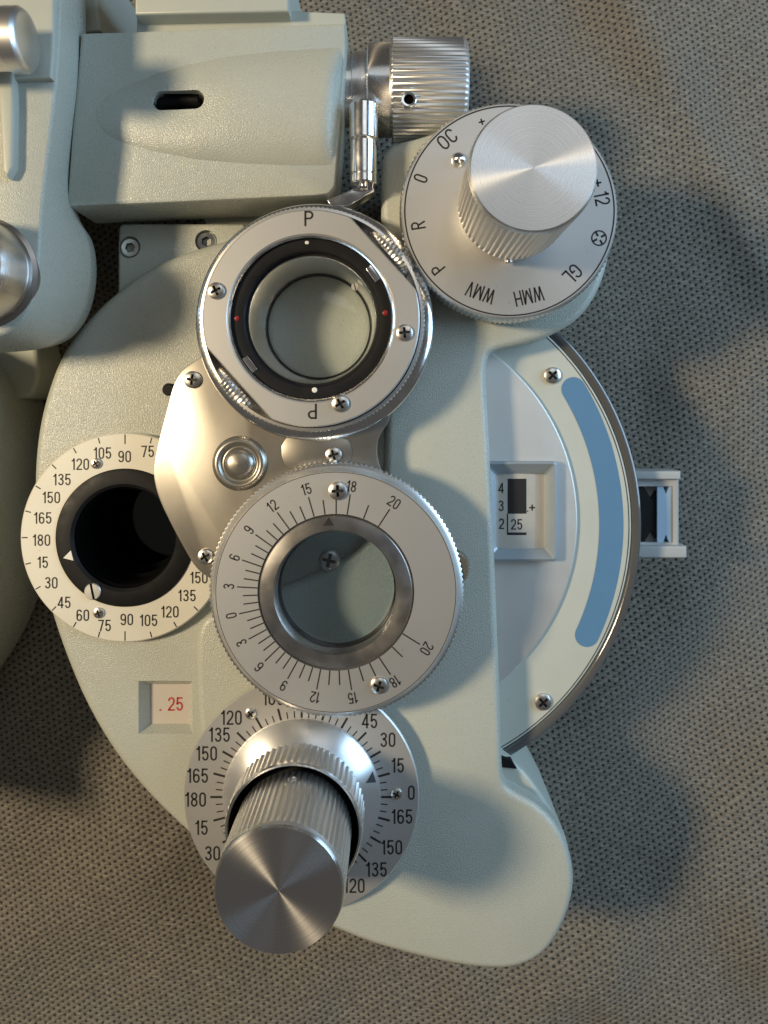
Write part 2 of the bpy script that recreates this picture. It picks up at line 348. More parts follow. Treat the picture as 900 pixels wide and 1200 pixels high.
def glyphs(s):
    if s not in _txt:
        V = []; Fc = []; x0 = 0.0
        for ch in s:
            w, st_ = strokes(ch)
            for pl in st_:
                k = len(pl); b = len(V)
                for i in range(k):
                    a, p_, c = np.array(pl[max(0, i-1)]), np.array(pl[i]), np.array(pl[min(k-1, i+1)])
                    d1 = p_-a; d2 = c-p_
                    if i == 0: d1 = d2
                    if i == k-1: d2 = d1
                    d1 = d1/(np.linalg.norm(d1)+1e-9); d2 = d2/(np.linalg.norm(d2)+1e-9)
                    m_ = d1+d2; m_ = m_/(np.linalg.norm(m_)+1e-9); nn = np.array([-m_[1], m_[0]]); l = TH/2/max(0.6, abs(m_@d1))
                    V += [(x0+p_[0]+nn[0]*l, p_[1]+nn[1]*l), (x0+p_[0]-nn[0]*l, p_[1]-nn[1]*l)]
                Fc += [(b+2*i+1, b+2*i+3, b+2*i+2, b+2*i) for i in range(k-1)]
            x0 += w+0.105
        V = np.array(V); V[:, 0] -= (x0-0.105)/2
        _txt[s] = (V, Fc)
    return _txt[s]
CAP = 1.0
class Print:
    """flat print collected into one mesh, a hair above the surface"""
    def __init__(self): self.V = []; self.F = []
    def text(self, s, x, y, z, cap, rot=0.0, sx=1.0):
        V, Fc = glyphs(s); k = cap/CAP; b = len(self.V); c, sn = math.cos(rot), math.sin(rot)
        for vx, vy in V:
            lx, ly = vx*k*sx, (vy-CAP/2)*k
            self.V.append((x+lx*c-ly*sn, y+lx*sn+ly*c, z))
        self.F += [tuple(i+b for i in f) for f in Fc]
    def quad(self, p):
        b = len(self.V); self.V += p; self.F.append(tuple(range(b, b+len(p))))
    def tick(self, cx, cy, z, a, r0, r1, w):
        c, s = math.cos(a), math.sin(a)
        self.quad([(cx+c*r0+s*w/2, cy+s*r0-c*w/2, z), (cx+c*r1+s*w/2, cy+s*r1-c*w/2, z), (cx+c*r1-s*w/2, cy+s*r1+c*w/2, z), (cx+c*r0-s*w/2, cy+s*r0+c*w/2, z)])
    def ring(self, cx, cy, z, r0, r1, a0=0, a1=2*math.pi, k=120):
        for i in range(k):
            a, b = a0+(a1-a0)*i/k, a0+(a1-a0)*(i+1)/k
            self.quad([(cx+r0*math.cos(a), cy+r0*math.sin(a), z), (cx+r1*math.cos(a), cy+r1*math.sin(a), z), (cx+r1*math.cos(b), cy+r1*math.sin(b), z), (cx+r0*math.cos(b), cy+r0*math.sin(b), z)])
    def build(self, name, m_, parent):
        return mesh(name, self.V, self.F, m_, parent, self.V[0], smooth=0)
# screws ---------------------------------------------------------------------
def make_screw(kind, r):
    c = (0, 0, 0)
    if kind == 'cross':
        o = lathe('screw', c, [(r, -0.6), (r, r*0.18), (r*0.93, r*0.30), (r*0.72, r*0.40), (r*0.4, r*0.44), (0.0, r*0.45)], [SCREWMETAL, SLOTDARK], None, 40)
        cut = []
        for a in (0.35, 0.35+math.pi/2):
            l, w = r*0.62, r*0.15
            P_ = [(l, -w), (l, w), (-l, w), (-l, -w)]
            P_ = [(x*math.cos(a)-y*math.sin(a), x*math.sin(a)+y*math.cos(a)) for x, y in P_]
            q = prism('c', P_, r*0.08 + 0.01*a, r*1.2, SLOTDARK, None, bev=0); cut.append(q)
        boolean(o, cut)
    elif kind == 'slot':
        o = lathe('screw', c, [(r, -0.6), (r, r*0.12), (r*0.9, r*0.22), (0.0, r*0.24)], [SATIN, SLOTDARK], None, 40)
        boolean(o, [prism('c', [(-r*0.14, -2*r), (r*0.14, -2*r), (r*0.14, 2*r), (-r*0.14, 2*r)], r*0.02, r, SLOTDARK, None, bev=0)])
    elif kind == 'socket':
        o = lathe('screw', c, [(r, -1.0), (r, 0.75), (r*0.9, 1.0), (0, 1.0)], [CHROME, SLOTDARK], None, 48)
        hx = [(r*0.55*math.cos(i*math.pi/3), r*0.55*math.sin(i*math.pi/3)) for i in range(6)]
        boolean(o, [prism('c', hx, -0.6, 3, SLOTDARK, None, bev=0)])
    me = o.data; bpy.data.objects.remove(o); me.name = kind+'_screw'
    return me
_scr = {}
def screw(px, py, z, rpx, parent, kind='cross', rot=None):
    r = rpx*mmpx(px, py, z)
    key = (kind, round(r, 1))
    if key not in _scr: _scr[key] = make_screw(kind, key[1])
    o = bpy.data.objects.new('screw', _scr[key]); scene.collection.objects.link(o)
    p = at(px, py, z); o.location = [c*MM for c in p]; o.rotation_euler.z = random.uniform(0, 3) if rot is None else rot
    o.parent = parent; q = parent; off = Vector((0, 0, 0))
    while q is not None: off += Vector(q.location); q = q.parent
    o.location = Vector(o.location)-off
    return o
def empty(name, loc, parent):
    o = bpy.data.objects.new(name, None); scene.collection.objects.link(o); o.location = [c*MM for c in loc]
    if parent is not None: o.parent = parent; o.location = Vector(o.location)-Vector(parent.location)
    o.empty_display_size = 0.01
    return o
def circ3(a, b, c):
    ax, ay, bx, by, cx, cy = *a[:2], *b[:2], *c[:2]
    d = 2*(ax*(by-cy)+bx*(cy-ay)+cx*(ay-by))
    ux = ((ax*ax+ay*ay)*(by-cy)+(bx*bx+by*by)*(cy-ay)+(cx*cx+cy*cy)*(ay-by))/d
    uy = ((ax*ax+ay*ay)*(cx-bx)+(bx*bx+by*by)*(ax-cx)+(cx*cx+cy*cy)*(bx-ax))/d
    return ux, uy, math.hypot(ax-ux, ay-uy)
def circle_pts(cx, cy, r, k=160): return [(cx+r*math.cos(2*math.pi*i/k), cy+r*math.sin(2*math.pi*i/k)) for i in range(k)]

# ------------------------------------------------------------------ the cloth
def build_cloth():
    S, K = 560.0, 420
    xs = np.linspace(-S/2, S/2, K); X, Y = np.meshgrid(xs, xs)
    rng = np.random.RandomState(5); Z = np.zeros_like(X)
    for wl, amp, nn in ((190, 1.6, 4), (95, 1.7, 5), (48, 0.9, 7), (24, 0.2, 8)):
        for _ in range(nn):
            a = rng.uniform(0, 2*math.pi); ph = rng.uniform(0, 6.28)
            Z += amp/math.sqrt(nn)*np.sin((X*math.cos(a)+Y*math.sin(a))*2*math.pi/wl+ph)
    # soft folds running across the cloth, as in the photo's right and lower left
    def fold(p, q, amp, w):
        nonlocal Z
        p = np.array(p[:2]); q = np.array(q[:2]); d = (q-p)/np.linalg.norm(q-p)
        s = (X-p[0])*(-d[1])+(Y-p[1])*d[0]
        Z += amp*np.exp(-(s/w)**2)
    fold(at(880, 260, 0), at(760, 40, 0), 3.0, 9); fold(at(640, 1200, 0), at(900, 930, 0), 2.6, 12); fold(at(760, 780, 0), at(900, 640, 0), 2.0, 10)
    fold(at(0, 1130, 0), at(300, 900, 0), 2.4, 13)
    Z = np.minimum(Z-4.5, 0.6)
    global zcloth
    def zcloth(x, y): return float(Z[int(np.clip(round((y+S/2)/S*(K-1)), 0, K-1)), int(np.clip(round((x+S/2)/S*(K-1)), 0, K-1))])
    V = np.stack([X.ravel(), Y.ravel(), Z.ravel()], 1)
    idx = np.arange(K*K).reshape(K, K)
    Fc = np.stack([idx[:-1, :-1].ravel(), idx[:-1, 1:].ravel(), idx[1:, 1:].ravel(), idx[1:, :-1].ravel()], 1)
    me = bpy.data.meshes.new('cloth'); me.from_pydata((V*MM).tolist(), [], Fc.tolist()); me.update()
    o = finish('cloth_surface', me, CLOTH, None, smooth=0)
    me.polygons.foreach_set('use_smooth', [True]*len(me.polygons))
    o['kind'] = 'structure'; o['label'] = 'taupe nonwoven cloth embossed with rows of small dots'
build_cloth()
def lint():
    """stray fibres lying on the cloth and pressed into it"""
    rng = random.Random(11); V = []; Fc = []
    for _ in range(70):
        x, y = at(rng.uniform(-10, 910), rng.uniform(-10, 1210), 0)[:2]; a = rng.uniform(0, 6.28); L_ = rng.uniform(1.5, 5); bend = rng.uniform(-0.35, 0.35)
        z = zcloth(x, y); b = len(V); r = rng.uniform(0.035, 0.07); K = 7
        for i in range(K):
            d = (math.cos(a), math.sin(a)); nrm = (-d[1], d[0]); h = zcloth(x, y)+0.14+0.12*math.sin(math.pi*i/(K-1))
            for q in range(3):
                t = q*2.094; V.append((x+nrm[0]*r*math.cos(t), y+nrm[1]*r*math.cos(t), h+r*math.sin(t)))
            x += d[0]*L_/(K-1); y += d[1]*L_/(K-1); a += bend*0.6
        for i in range(K-1):
            for q in range(3): Fc.append((b+i*3+q, b+i*3+(q+1) % 3, b+i*3+3+(q+1) % 3, b+i*3+3+q))
    o = mesh('lint_fibres', V, Fc, mat('pale_lint', (0.45, 0.41, 0.33), 0.7), None, (0, 0, 0), 80); o['kind'] = 'stuff'; o['label'] = 'pale stray lint fibres scattered over the taupe cloth'
    o['category'] = 'lint'
lint()

# ------------------------------------------------------------------ the phoropter
PH = empty('phoropter', (0, 0, 0), None)
PH['label'] = 'pale green manual phoropter with silver dials and knurled knobs lying on taupe cloth'
PH['category'] = 'phoropter'

ZB, ZR = 43.0, 46.0      # front of the housing, front of its raised panel
# ---- housing body
body_px = [(330, 272), (290, 274), (250, 284), (205, 298), (165, 318), (130, 345), (100, 374), (78, 402), (63, 430), (50, 468), (41, 510), (37, 560), (39, 620),
           (50, 695), (72, 765), (103, 838), (148, 908), (213, 975), (300, 1045), (385, 1088), (430, 1108), (520, 1128), (560, 1132), (575, 1000), (575, 900),
           (572, 700), (566, 500), (560, 420), (500, 330), (450, 290), (400, 270)]
body = prism('main_housing', pxpts(body_px, ZB, 2), 1.0, ZB, PAINT, PH, bev=2.6, seg=6)
# aperture bore and number window are cut through the front
AC = (147, 629); ac = at(*AC, ZB)
cut1 = disc('c', (ac[0], ac[1], 8), 15.5, 60, DEEP, None, 96)
wz = ZB-2.4
def tapered(x0, y0, x1, y1, z0, X0, Y0, X1, Y1, z1, m_):
    a = [(*p, z0) for p in ccw(rect_px(x0, y0, x1, y1, z0))]; b = [(*p, z1) for p in ccw(rect_px(X0, Y0, X1, Y1, z0))]
    return loft('c', [a, b], m_, None)
cut2 = tapered(177, 802, 222, 847, wz-0.8, 164, 790, 232, 856, ZB+1.0, PAINT)
boolean(body, [cut1, cut2])
card = prism('number_card', rect_px(176, 801, 223, 848, wz-0.6), wz-1.5, wz-0.55, CARD, body, bev=0)
pr = Print(); p = at(199, 825, wz-0.5); pr.text('. 25', p[0]+0.35, p[1], wz-0.5, 16*mmpx(199, 825, wz), 0, 1.05); pr.build('red_numeral', RED, card)
# raised panel with the rounded right edge and the lower right lobe
panel_px = [(449, 330), (446, 260), (447, 195), (450, 177), (464, 166), (500, 158), (560, 134), (640, 140), (693, 180), (719, 240), (716, 300), (702, 343), (678, 376), (642, 395), (604, 405), (580, 410), (571, 418), (569, 445), (573, 500), (578, 600), (582, 700), (588, 860), (589, 905), (593, 922), (605, 930), (632, 944), (658, 972), (672, 1010), (674, 1045), (662, 1085), (640, 1121), (605, 1138), (565, 1138), (520, 1131), (475, 1120), (430, 1107), (385, 1088), (362, 1078), (330, 1055), (290, 1000), (245, 905), (231, 850), (229, 780), (229, 735), (250, 715), (330, 690), (440, 640), (451, 560), (452, 440)]
pts = pxpts(panel_px, ZR, 2)
panel = prism('raised_panel', pts, 2.0, ZR, PAINT, body, bev=2.0, seg=6)
panel['label'] = 'smooth raised panel with rounded lower lobe'
# foot behind the lobe, visible below the disc
prism('back_plate', pxpts([(560, 870), (604, 893), (625, 915), (650, 955), (672, 1000), (660, 1060), (560, 1060)], 40, 2), 1.5, 40, PAINT_SMOOTH, body, bev=1.5)
prism('dark_notch', pxpts([(586, 886), (600, 892), (606, 901), (588, 899)], 40.4), 38, 40.4, BLACK, body, bev=0)
# seam screw under the wheel's lens
screw(386, 656, ZR+0.1, 13, body)
# small dark pivot beside the steel arm
lathe('pivot_pin', at(203, 457, ZB-0.2), [(1.6, 0), (1.6, 4), (1.3, 4.4), (0, 4.4)], BLACK, body, 32)
# ---- hinge plate at the top with two socket screws
hp = prism('hinge_plate', pxpts([(138, 268), (141, 263), (146, 262), (240, 262), (300, 262), (300, 340), (180, 370), (138, 375)], 38, 1), 4, 38, PAINT, PH, bev=0.8)
boolean(hp, [disc('c', at(154, 291, 36.4), 13*mmpx(154, 291, 38), 4, PAINT, None, 48), disc('c', at(243, 284, 36.4), 13*mmpx(243, 284, 38), 4, PAINT, None, 48)])
screw(154, 291, 36.6, 11, hp, 'socket', 0.2); screw(243, 284, 36.6, 11, hp, 'socket', 0.5)
prism('hinge_bar', pxpts([(236, 250), (330, 250), (330, 272), (245, 272)], 33), 6, 33, PAINT_SMOOTH, hp, bev=0.5)

# ---- power disc on the right
ZD = 36.0
dcx, dcy, dr = circ3(at(660, 393, ZD), at(752, 600, ZD), at(593, 890, ZD))
XC = at(505, 600, ZD)[0]
def segment(cx, cy, r, xc=XC, k=150):
    a = math.acos(max(-1, min(1, (xc-cx)/r))); return [(cx+r*math.cos(-a+2*a*i/k), cy+r*math.sin(-a+2*a*i/k)) for i in range(k+1)]
disc_o = prism('power_disc_cover', segment(dcx, dcy, dr-2.75), 6, ZD, CREAM, PH, bev=0.5)
disc_o['label'] = 'cream disc cover with a blue curved strip'
prof = [(dr-2.7, 5), (dr-0.4, 5), (dr, 8), (dr, ZD-0.6), (dr-0.3, ZD), (dr-1.0, ZD+0.3), (dr-1.9, ZD+0.15), (dr-2.45, ZD-0.2), (dr-2.7, ZD-0.7)]
rl = [[(x, y, z) for x, y in segment(dcx, dcy, r)] for r, z in prof]; kk = len(rl[0]); jj = len(prof)
mesh('edge_rim', [v for l in rl for v in l], [(j*kk+i, j*kk+i+1, ((j+1) % jj)*kk+i+1, ((j+1) % jj)*kk+i) for j in range(jj) for i in range(kk-1)], RIM, disc_o, (dcx, dcy, ZD), 40)
pr = Print(); pr.ring(dcx, dcy, ZD+0.03, dr-3.6, dr-3.35, -1.3, 1.3, 160); pr.build('edge_line', INK, disc_o)
# blue strip: an arc band with round ends
b0, b1, b2 = at(672, 456, ZD), at(716, 600, ZD), at(688, 744, ZD)
bcx, bcy, br = circ3(b0, b1, b2); hw = 14.2*mmpx(700, 600, ZD)
a0 = math.atan2(b2[1]-bcy, b2[0]-bcx); a1 = math.atan2(b0[1]-bcy, b0[0]-bcx)
band = [(bcx+(br+hw)*math.cos(a0+(a1-a0)*i/60), bcy+(br+hw)*math.sin(a0+(a1-a0)*i/60)) for i in range(61)]
band += [(b0[0]+hw*math.cos(a1+math.pi*i/16), b0[1]+hw*math.sin(a1+math.pi*i/16)) for i in range(1, 16)]
band += [(bcx+(br-hw)*math.cos(a1+(a0-a1)*i/60), bcy+(br-hw)*math.sin(a1+(a0-a1)*i/60)) for i in range(61)]
band += [(b2[0]+hw*math.cos(a0+math.pi+math.pi*i/16), b2[1]+hw*math.sin(a0+math.pi+math.pi*i/16)) for i in range(1, 16)]
prism('blue_strip', band, ZD-0.3, ZD+0.06, BLUE, disc_o, bev=0)
screw(647, 440, ZD, 10, disc_o); screw(636, 822, ZD, 10, disc_o)
icx, icy, ir = circ3(at(598, 430, ZD+1.2), at(677, 610, ZD+1.2), at(592, 795, ZD+1.2))
inner = prism('silver_inner_plate', segment(icx, icy, ir), ZD-0.5, ZD+1.2, SATIN_FINE, disc_o, bev=0.5)
# window bezel
win = empty('power_window', at(610, 600, ZD+1), PH)
WZ = ZD+4.6
def frame(name, outer, inner_, z0, z1, zi, m_, parent):
    o0 = ccw(outer); i0 = ccw(inner_); k = len(o0); mid = inset(o0, 0.6)
    loops = [[(*p, z0) for p in o0], [(*p, z1-0.5) for p in o0], [(*p, z1) for p in mid], [(*p, zi) for p in i0], [(*p, z0) for p in i0]]
    return loft(name, loops, m_, parent, cap_top=False, cap_bot=False, smooth=25)
def rr(x0, y0, x1, y1, z, c): return pxpts([(x0+c, y0), (x1-c, y0), (x1, y0+c), (x1, y1-c), (x1-c, y1), (x0+c, y1), (x0, y1-c), (x0, y0+c)], z)
frame('bezel', rr(567, 541, 653, 658, WZ, 3), rr(583, 556, 642, 645, WZ, 2), ZD-0.5, WZ, WZ-2.6, BEZEL, win)
zc = WZ-2.7; dx0 = at(606, 600, zc)[0]; dhw = 34*mmpx(606, 600, zc)
def drum_z(x): return zc-1.7*((x-dx0)/dhw)**2
xa, xb = at(578, 600, zc)[0], at(646, 600, zc)[0]; ya, yb = at(600, 651, zc)[1], at(600, 550, zc)[1]
Vd = []; Fd = []
for i in range(25):
    x = xa+(xb-xa)*i/24; Vd += [(x, ya, drum_z(x)), (x, yb, drum_z(x))]
Fd = [(2*i, 2*i+2, 2*i+3, 2*i+1) for i in range(24)]
wc = mesh('number_drum', Vd, Fd, SILVERCARD, win, (dx0, (ya+yb)/2, zc), 60)
pr = Print(); s = mmpx(600, 590, zc)
def patch(x0, y0, x1, y1, m_=8):
    for i in range(m_):
        pr.quad([(*q, 0) for q in ccw(rect_px(x0+(x1-x0)*i/m_, y0, x0+(x1-x0)*(i+1)/m_, y1, zc))])
patch(595, 561, 617, 602); patch(595, 624, 617, 627); patch(594.2, 602, 595.6, 627, 1); patch(633, 553, 643, 648, 5)
for t, x, y in (('4', 587.5, 572), ('3', 587.5, 593), ('2', 588, 614), ('25', 605.5, 614.5)):
    q = at(x, y, zc); pr.text(t, q[0], q[1], 0, 12.5*s)
q = at(624, 594, zc); pr.text('+', q[0], q[1], 0, 14*s); q = at(618.5, 594, zc); pr.text('.', q[0], q[1], 0, 12*s)
pr.V = [(x, y, drum_z(x)+0.05) for x, y, z in pr.V]
pr.build('window_print', INK, wc)

# ---- forehead-rest bracket on the far right
ZK = 26.0
br_ = empty('side_bracket', at(775, 605, ZK-6), PH); br_['label'] = 'light grey slotted bracket holding a pale blue prism'
k = ZK
frame('bracket_frame', rect_px(735, 559, 796, 646, k), rect_px(742, 570, 789, 636, k), k-6, k, k-0.4, GREYPLATE, br_)
prism('bracket_flange', rect_px(735, 552, 798, 562, k+2), k-8, k+2, GREYPLATE, br_, bev=0.5)
prism('bracket_flange', rect_px(735, 640, 805, 654, k+2), k-8, k+2, GREYPLATE, br_, bev=0.5)
prism('bracket_base', rect_px(740, 566, 792, 640, k-5), k-8, k-3.2, GREYPLATE, br_, bev=0)
prism('black_spool', pxpts([(740, 570), (754, 570), (763, 585), (771, 570), (771, 636), (763, 621), (754, 636), (740, 636)], k-2), k-5, k-1.6, BLACK, br_, bev=0)
prism('blue_prism', pxpts([(770, 570), (777, 570), (780, 579), (784, 570), (787, 570), (787, 636), (784, 636), (780, 626), (777, 636), (770, 636)], k-1), k-5, k-0.8, GLASSBLUE, br_, bev=0)

# ---- auxiliary lens dial, top right
ZA = 58.0; AX = (597, 247); ca = at(*AX, ZA); sA = mmpx(*AX, ZA)
R = 129*sA
aux = lathe('auxiliary_dial', (ca[0], ca[1], 45), [(R-1.2, 0), (R-1.2, 3.9), (R-0.8, 4.1), (R-0.1, 5.0), (R, 11.9), (R-0.5, 12.5), (R-0.9, 13), (R-4, 13), (0, 13)], [SATIN, KNURL, PAINT_SMOOTH], PH,
            teeth=132, depth=0.42, rows=(3, 4), midx=[2, 2, 1, 1, 1, 0, 0, 0])
aux['label'] = 'silver auxiliary lens dial lettered around a tall knurled knob'
pr = Print(); z = ZA+0.03; pr.ring(ca[0], ca[1], z, R-1.45, R-1.1)
for t, x, y, c, sx in (('+.', 566, 141, 15, 1.0), ('OC', 524, 163, 18, 1.0), ('0', 493, 209, 17, 1.0), ('R', 490, 264, 17, 1.0), ('P', 513, 315, 17, 1.0), ('WMV', 563, 343, 18, .86), ('WMH', 620, 347, 18, .86), ('GL', 671, 321, 18, 1.0), ('+.12', 704, 225, 18, 1.0)):
    q = at(x, y, z); a = math.atan2(q[1]-ca[1], q[0]-ca[0]); pr.text(t, q[0], q[1], z, c*sA, a-math.pi/2, sx)
q = at(702, 279, z); pr.ring(q[0], q[1], z, 7.6*sA, 9.4*sA, k=28)
for a in range(4):
    aa = a*math.pi/2+0.5
    pr.tick(q[0], q[1], z, aa, 2.5*sA, 7.6*sA, 2.6*sA)
pr.build('dial_lettering', INK, aux)
kr = 77*mmpx(620, 193, 90)
kn = lathe('selector_knob', (ca[0], ca[1], ZA), [(kr-0.7, 0), (kr-0.7, 5.6), (kr-0.1, 5.9), (kr, 6.8), (kr, 29.5), (kr-0.05, 30.9), (kr-0.3, 31.8), (kr-0.6, 32.2), (kr-0.9, 32.2), (0, 32.2)], [KNURL, TURNED], PH,
           teeth=62, depth=0.55, rows=(3, 4), midx=[0, 0, 0, 0, 0, 0, 1, 1, 1], trap=True)
kn['label'] = 'tall ribbed aluminium knob with a bright turned top'
lathe('grub_screw', (ca[0]-0.6, ca[1]-kr+0.55, ZA+2.6), [(0.9, -0.5), (0.9, 0.25), (0.55, 0.3), (0, 0.1)], DARKSTEEL, kn, 24, axis='Y')
lathe('index_ball', at(537, 188, ZA-0.2), [(1.75, 0), (1.75, 0.6), (1.5, 1.4), (0.9, 2.0), (0, 2.25)], CHROME, aux, 32)

# ---- left axis dial round the aperture
ZL = 46.0; LC = (146.5, 630); cl = at(*LC, ZL); sL = mmpx(*LC, ZL); RL = 123*sL
ld = lathe('aperture_dial', (cl[0], cl[1], ZB-0.5), [(RL-0.8, 0), (RL-0.6, 1.4), (RL, 1.9), (RL, 3.1), (RL-0.35, 3.5), (81*sL, 3.5), (81*sL, 0)], DIAL_CREAM, PH, 160, closed=True)
ld['label'] = 'ivory degree dial round the black aperture'
rin = 59.5*sL; h = 3.5
br2 = lathe('black_ring', (cl[0], cl[1], ZB-0.5), [(81*sL-0.05, 0), (81*sL-0.05, h+0.35), (80*sL-0.4, h+0.6), (rin+0.8, h+0.6), (rin, h), (rin, h-1.0), (rin-0.6, h-1.6), (rin-0.6, -26), (rin+0.6, -26)], [BLACK, DEEP], ld, 128, midx=[0, 0, 0, 0, 1, 1, 1, 1, 1], closed=True)
for dz, rr_ in ((-8, 0.4), (-14, 1.6)):
    lathe('inner_lip', (cl[0], cl[1], ZB+dz), [(rin-0.61, 0), (rin-0.61, 1), (rin-1.2-rr_, 1), (rin-1.2-rr_, 0)], DEEP, ld, 96, closed=True)
disc('aperture_lens', (cl[0], cl[1], ZB-19), rin-0.62, 0.6, GLASS_DARK, ld)
disc('bore_floor', (cl[0], cl[1], ZB-28), rin+0.5, 1, DEEP, ld)
pr = Print(); z = ZB-0.5+3.53
lab = [('90', 146, 535), ('105', 120, 531), ('120', 94, 544), ('135', 72.5, 562), ('150', 60, 583), ('165', 50, 607), ('180', 48.5, 633), ('15', 50, 659), ('30', 60, 683), ('45', 75, 706),
       ('60', 97, 721), ('75', 122.5, 733), ('90', 148.5, 726), ('105', 174, 727), ('120', 199, 717), ('135', 219, 698), ('150', 233, 677), ('75', 173, 529), ('60', 198, 541), ('45', 220, 560)]
for t, x, y in lab:
    q = at(x, y, z); pr.text(t, q[0], q[1], z, 13.6*sL, 0, 1.05)
for i in range(24):
    a = math.radians(15*i); L_ = 11 if i % 6 == 0 and i % 12 != 0 else 6.5
    pr.tick(cl[0], cl[1], z, a, RL-0.5-L_*sL, RL-0.45, 1.4*sL)
pr.build('degree_scale', INK, ld)
q = at(80, 652, z+0.6); tri = [(at(74, 654, z+.6)), (at(83, 645, z+.6)), (at(86, 657, z+.6))]
pr = Print(); zz = ZB-0.5+h+0.63; pr.quad([(*p, zz) for p in ccw([t[:2] for t in tri])]); pr.build('pointer', WHITEPAINT, ld)
screw(113, 543, z, 6.5, ld); screw(116, 718, z, 6.5, ld); screw(109, 693, z+0.6, 10, ld, 'slot', 0.2)

# ---- steel arm carrying prism ring and cross-cylinder wheel
ZS = 53.5
arm_px = [(232, 420), (214, 432), (203, 450), (196, 478), (186, 515), (180, 545), (180, 562), (186, 585), (200, 614), (214, 640), (226, 661), (236, 672), (250, 680), (290, 740), (400, 760), (470, 700), (480, 620), (458, 575), (448, 556), (442, 536), (442, 518), (448, 505), (460, 488), (450, 420), (360, 380), (280, 390)]
arm = prism('steel_arm', pxpts(arm_px, ZS, 2), ZS-1.6, ZS, STEEL, PH, bev=0.3, seg=2)
arm['label'] = 'worn stainless sheet arm joining the two lens rings'
PC = (364.5, 373); WC = (393.5, 694)
ZP = 62.0; ZW = 61.0
cp = at(*PC, ZP); cw = at(*WC, ZW)
boolean(arm, [disc('c', (cp[0], cp[1], 40), 17, 30, STEEL, None), disc('c', (cw[0], cw[1], 40), 19, 30, STEEL, None)])
# second, thinner sheet that screws hold to the arm
top_px = [(240, 412), (222, 430), (214, 440), (208, 446), (230, 455), (300, 500), (395, 515), (405, 520), (412, 530), (411, 548), (400, 556), (330, 600), (262, 640), (255, 640), (240, 660), (226, 658), (190, 590), (182, 556), (208, 446)]
# pressed dome
bx = at(281, 543, ZS)
sB = mmpx(281, 543, ZS)
lathe('pressed_dome', bx, [(33*sB, -0.3), (32*sB, 0.15), (29*sB, 0.9), (26*sB, 1.15), (23.5*sB, 1.0), (21.5*sB, 0.35), (19*sB, 0.25), (17.5*sB, 0.8), (15*sB, 1.4), (10*sB, 1.8), (0, 1.95)], STEEL, arm, 96, smooth=80)
screw(226, 445, ZS, 10, arm); screw(241, 652, ZS, 9, arm)
tab = prism('clamp_tab', pxpts([(330, 505), (405, 512), (412, 522), (412, 540), (402, 550), (380, 556), (330, 552)], ZS+0.35, 2), ZS-0.1, ZS+0.35, STEEL, arm, bev=0.15, seg=2)
screw(391, 533, ZS+0.35, 9.5, arm)
# pivot post to the housing
lathe('pivot_post', (cp[0]-6, cp[1]-26, ZB-1), [(4, 0), (4, 10)], DARKSTEEL, arm, 48)

# ---- prism ring (rotary prism)
sP = mmpx(*PC, ZP); RP = 139.5*mmpx(*PC, ZP-8)
pring = lathe('prism_flange', (cp[0], cp[1], ZS-2), [(RP-5, -1.0), (RP-0.5, -1.0), (RP, -0.5), (RP, 2.2), (RP-0.5, 2.8), (RP-2.5, 3.1), (16.4, 3.1), (16.4, -1.0)], CHROME, PH, 160, closed=True, smooth=50)
pring['label'] = 'silver rotary prism ring marked P at both ends'
c = (cp[0], cp[1], ZS)
RT = 134*sP
lathe('toothed_band', c, [(RT-2, 1.0), (RT-0.2, 1.05), (RT, 1.5), (RT, 6.3), (RT-0.35, 6.8), (RT-1.0, 6.9)], KNURL, pring, teeth=150, depth=0.30, rows=(1, 2, 3), closed=True, trap=True)
RF = 127.5*sP; RI = 98*sP
# face plate with two chords cut away for the thumb wheels
fa = math.radians(42)
def chord_circle(R_, chord, k=200):
    out = []
    for i in range(k):
        a = 2*math.pi*i/k; r = R_
        for a_c in (fa, fa+math.pi):
            cs = math.cos(a-a_c)
            if cs > 0.5: r = min(r, chord/cs)
        out.append((cp[0]+r*math.cos(a), cp[1]+r*math.sin(a)))
    return out
K_ = 240
def rings_to_plate(name, R_, chord, ri, z0, z1, m_, parent, bev=0.3):
    o_ = chord_circle(R_, chord, K_); b_ = chord_circle(R_-bev, chord-bev, K_)
    i_ = circle_pts(cp[0], cp[1], ri, K_); ib = circle_pts(cp[0], cp[1], ri+bev, K_)
    loops = [[(*p, z0) for p in i_], [(*p, z0) for p in o_], [(*p, z1-bev) for p in o_], [(*p, z1) for p in b_], [(*p, z1) for p in ib], [(*p, z1-bev) for p in i_], [(*p, z0) for p in i_]]
    return loft(name, loops, m_, parent, cap_top=False, cap_bot=False, smooth=40)
rings_to_plate('drum', RF-0.5, RF*0.875, RI+0.1, ZS+1.2, ZP-1.7, SATIN, pring)
plate = rings_to_plate('face_plate', RF, RF*0.895, RI, ZP-1.65, ZP, SATIN, pring)
pr = Print(); z = ZP+0.03
for x, y, a in ((362, 256, 0), (366, 482, math.pi)):
    q = at(x, y, z); pr = Print(); pr.text('P', q[0], q[1], z, 18*sP, a, 1.15); pr.build('letter', INK, pring)
for x, y in ((253.5, 341), (474, 390), (399, 473)): screw(x, y, ZP, 10, pring)
# thumb wheels in the cut-aways
for sgn in (1, -1):
    a = fa + (0 if sgn > 0 else math.pi)
    tw = lathe('thumb_wheel', (0, 0, 0), [(7.0, -1.4), (7.6, -0.9), (7.8, 0), (7.6, 0.9), (7.0, 1.4)], DARKSTEEL if False else KNURL, None, teeth=44, depth=0.45, rows=(1, 2, 3))
    tw.parent = pring; rr_ = RF*0.985
    tw.location = (Vector(((cp[0]+rr_*math.cos(a))*MM, (cp[1]+rr_*math.sin(a))*MM, (ZS+0.2)*MM)) - Vector(pring.location))
    tw.rotation_euler = (math.pi/2, 0, a+math.pi/2); tw.scale = (1, 1, 1)
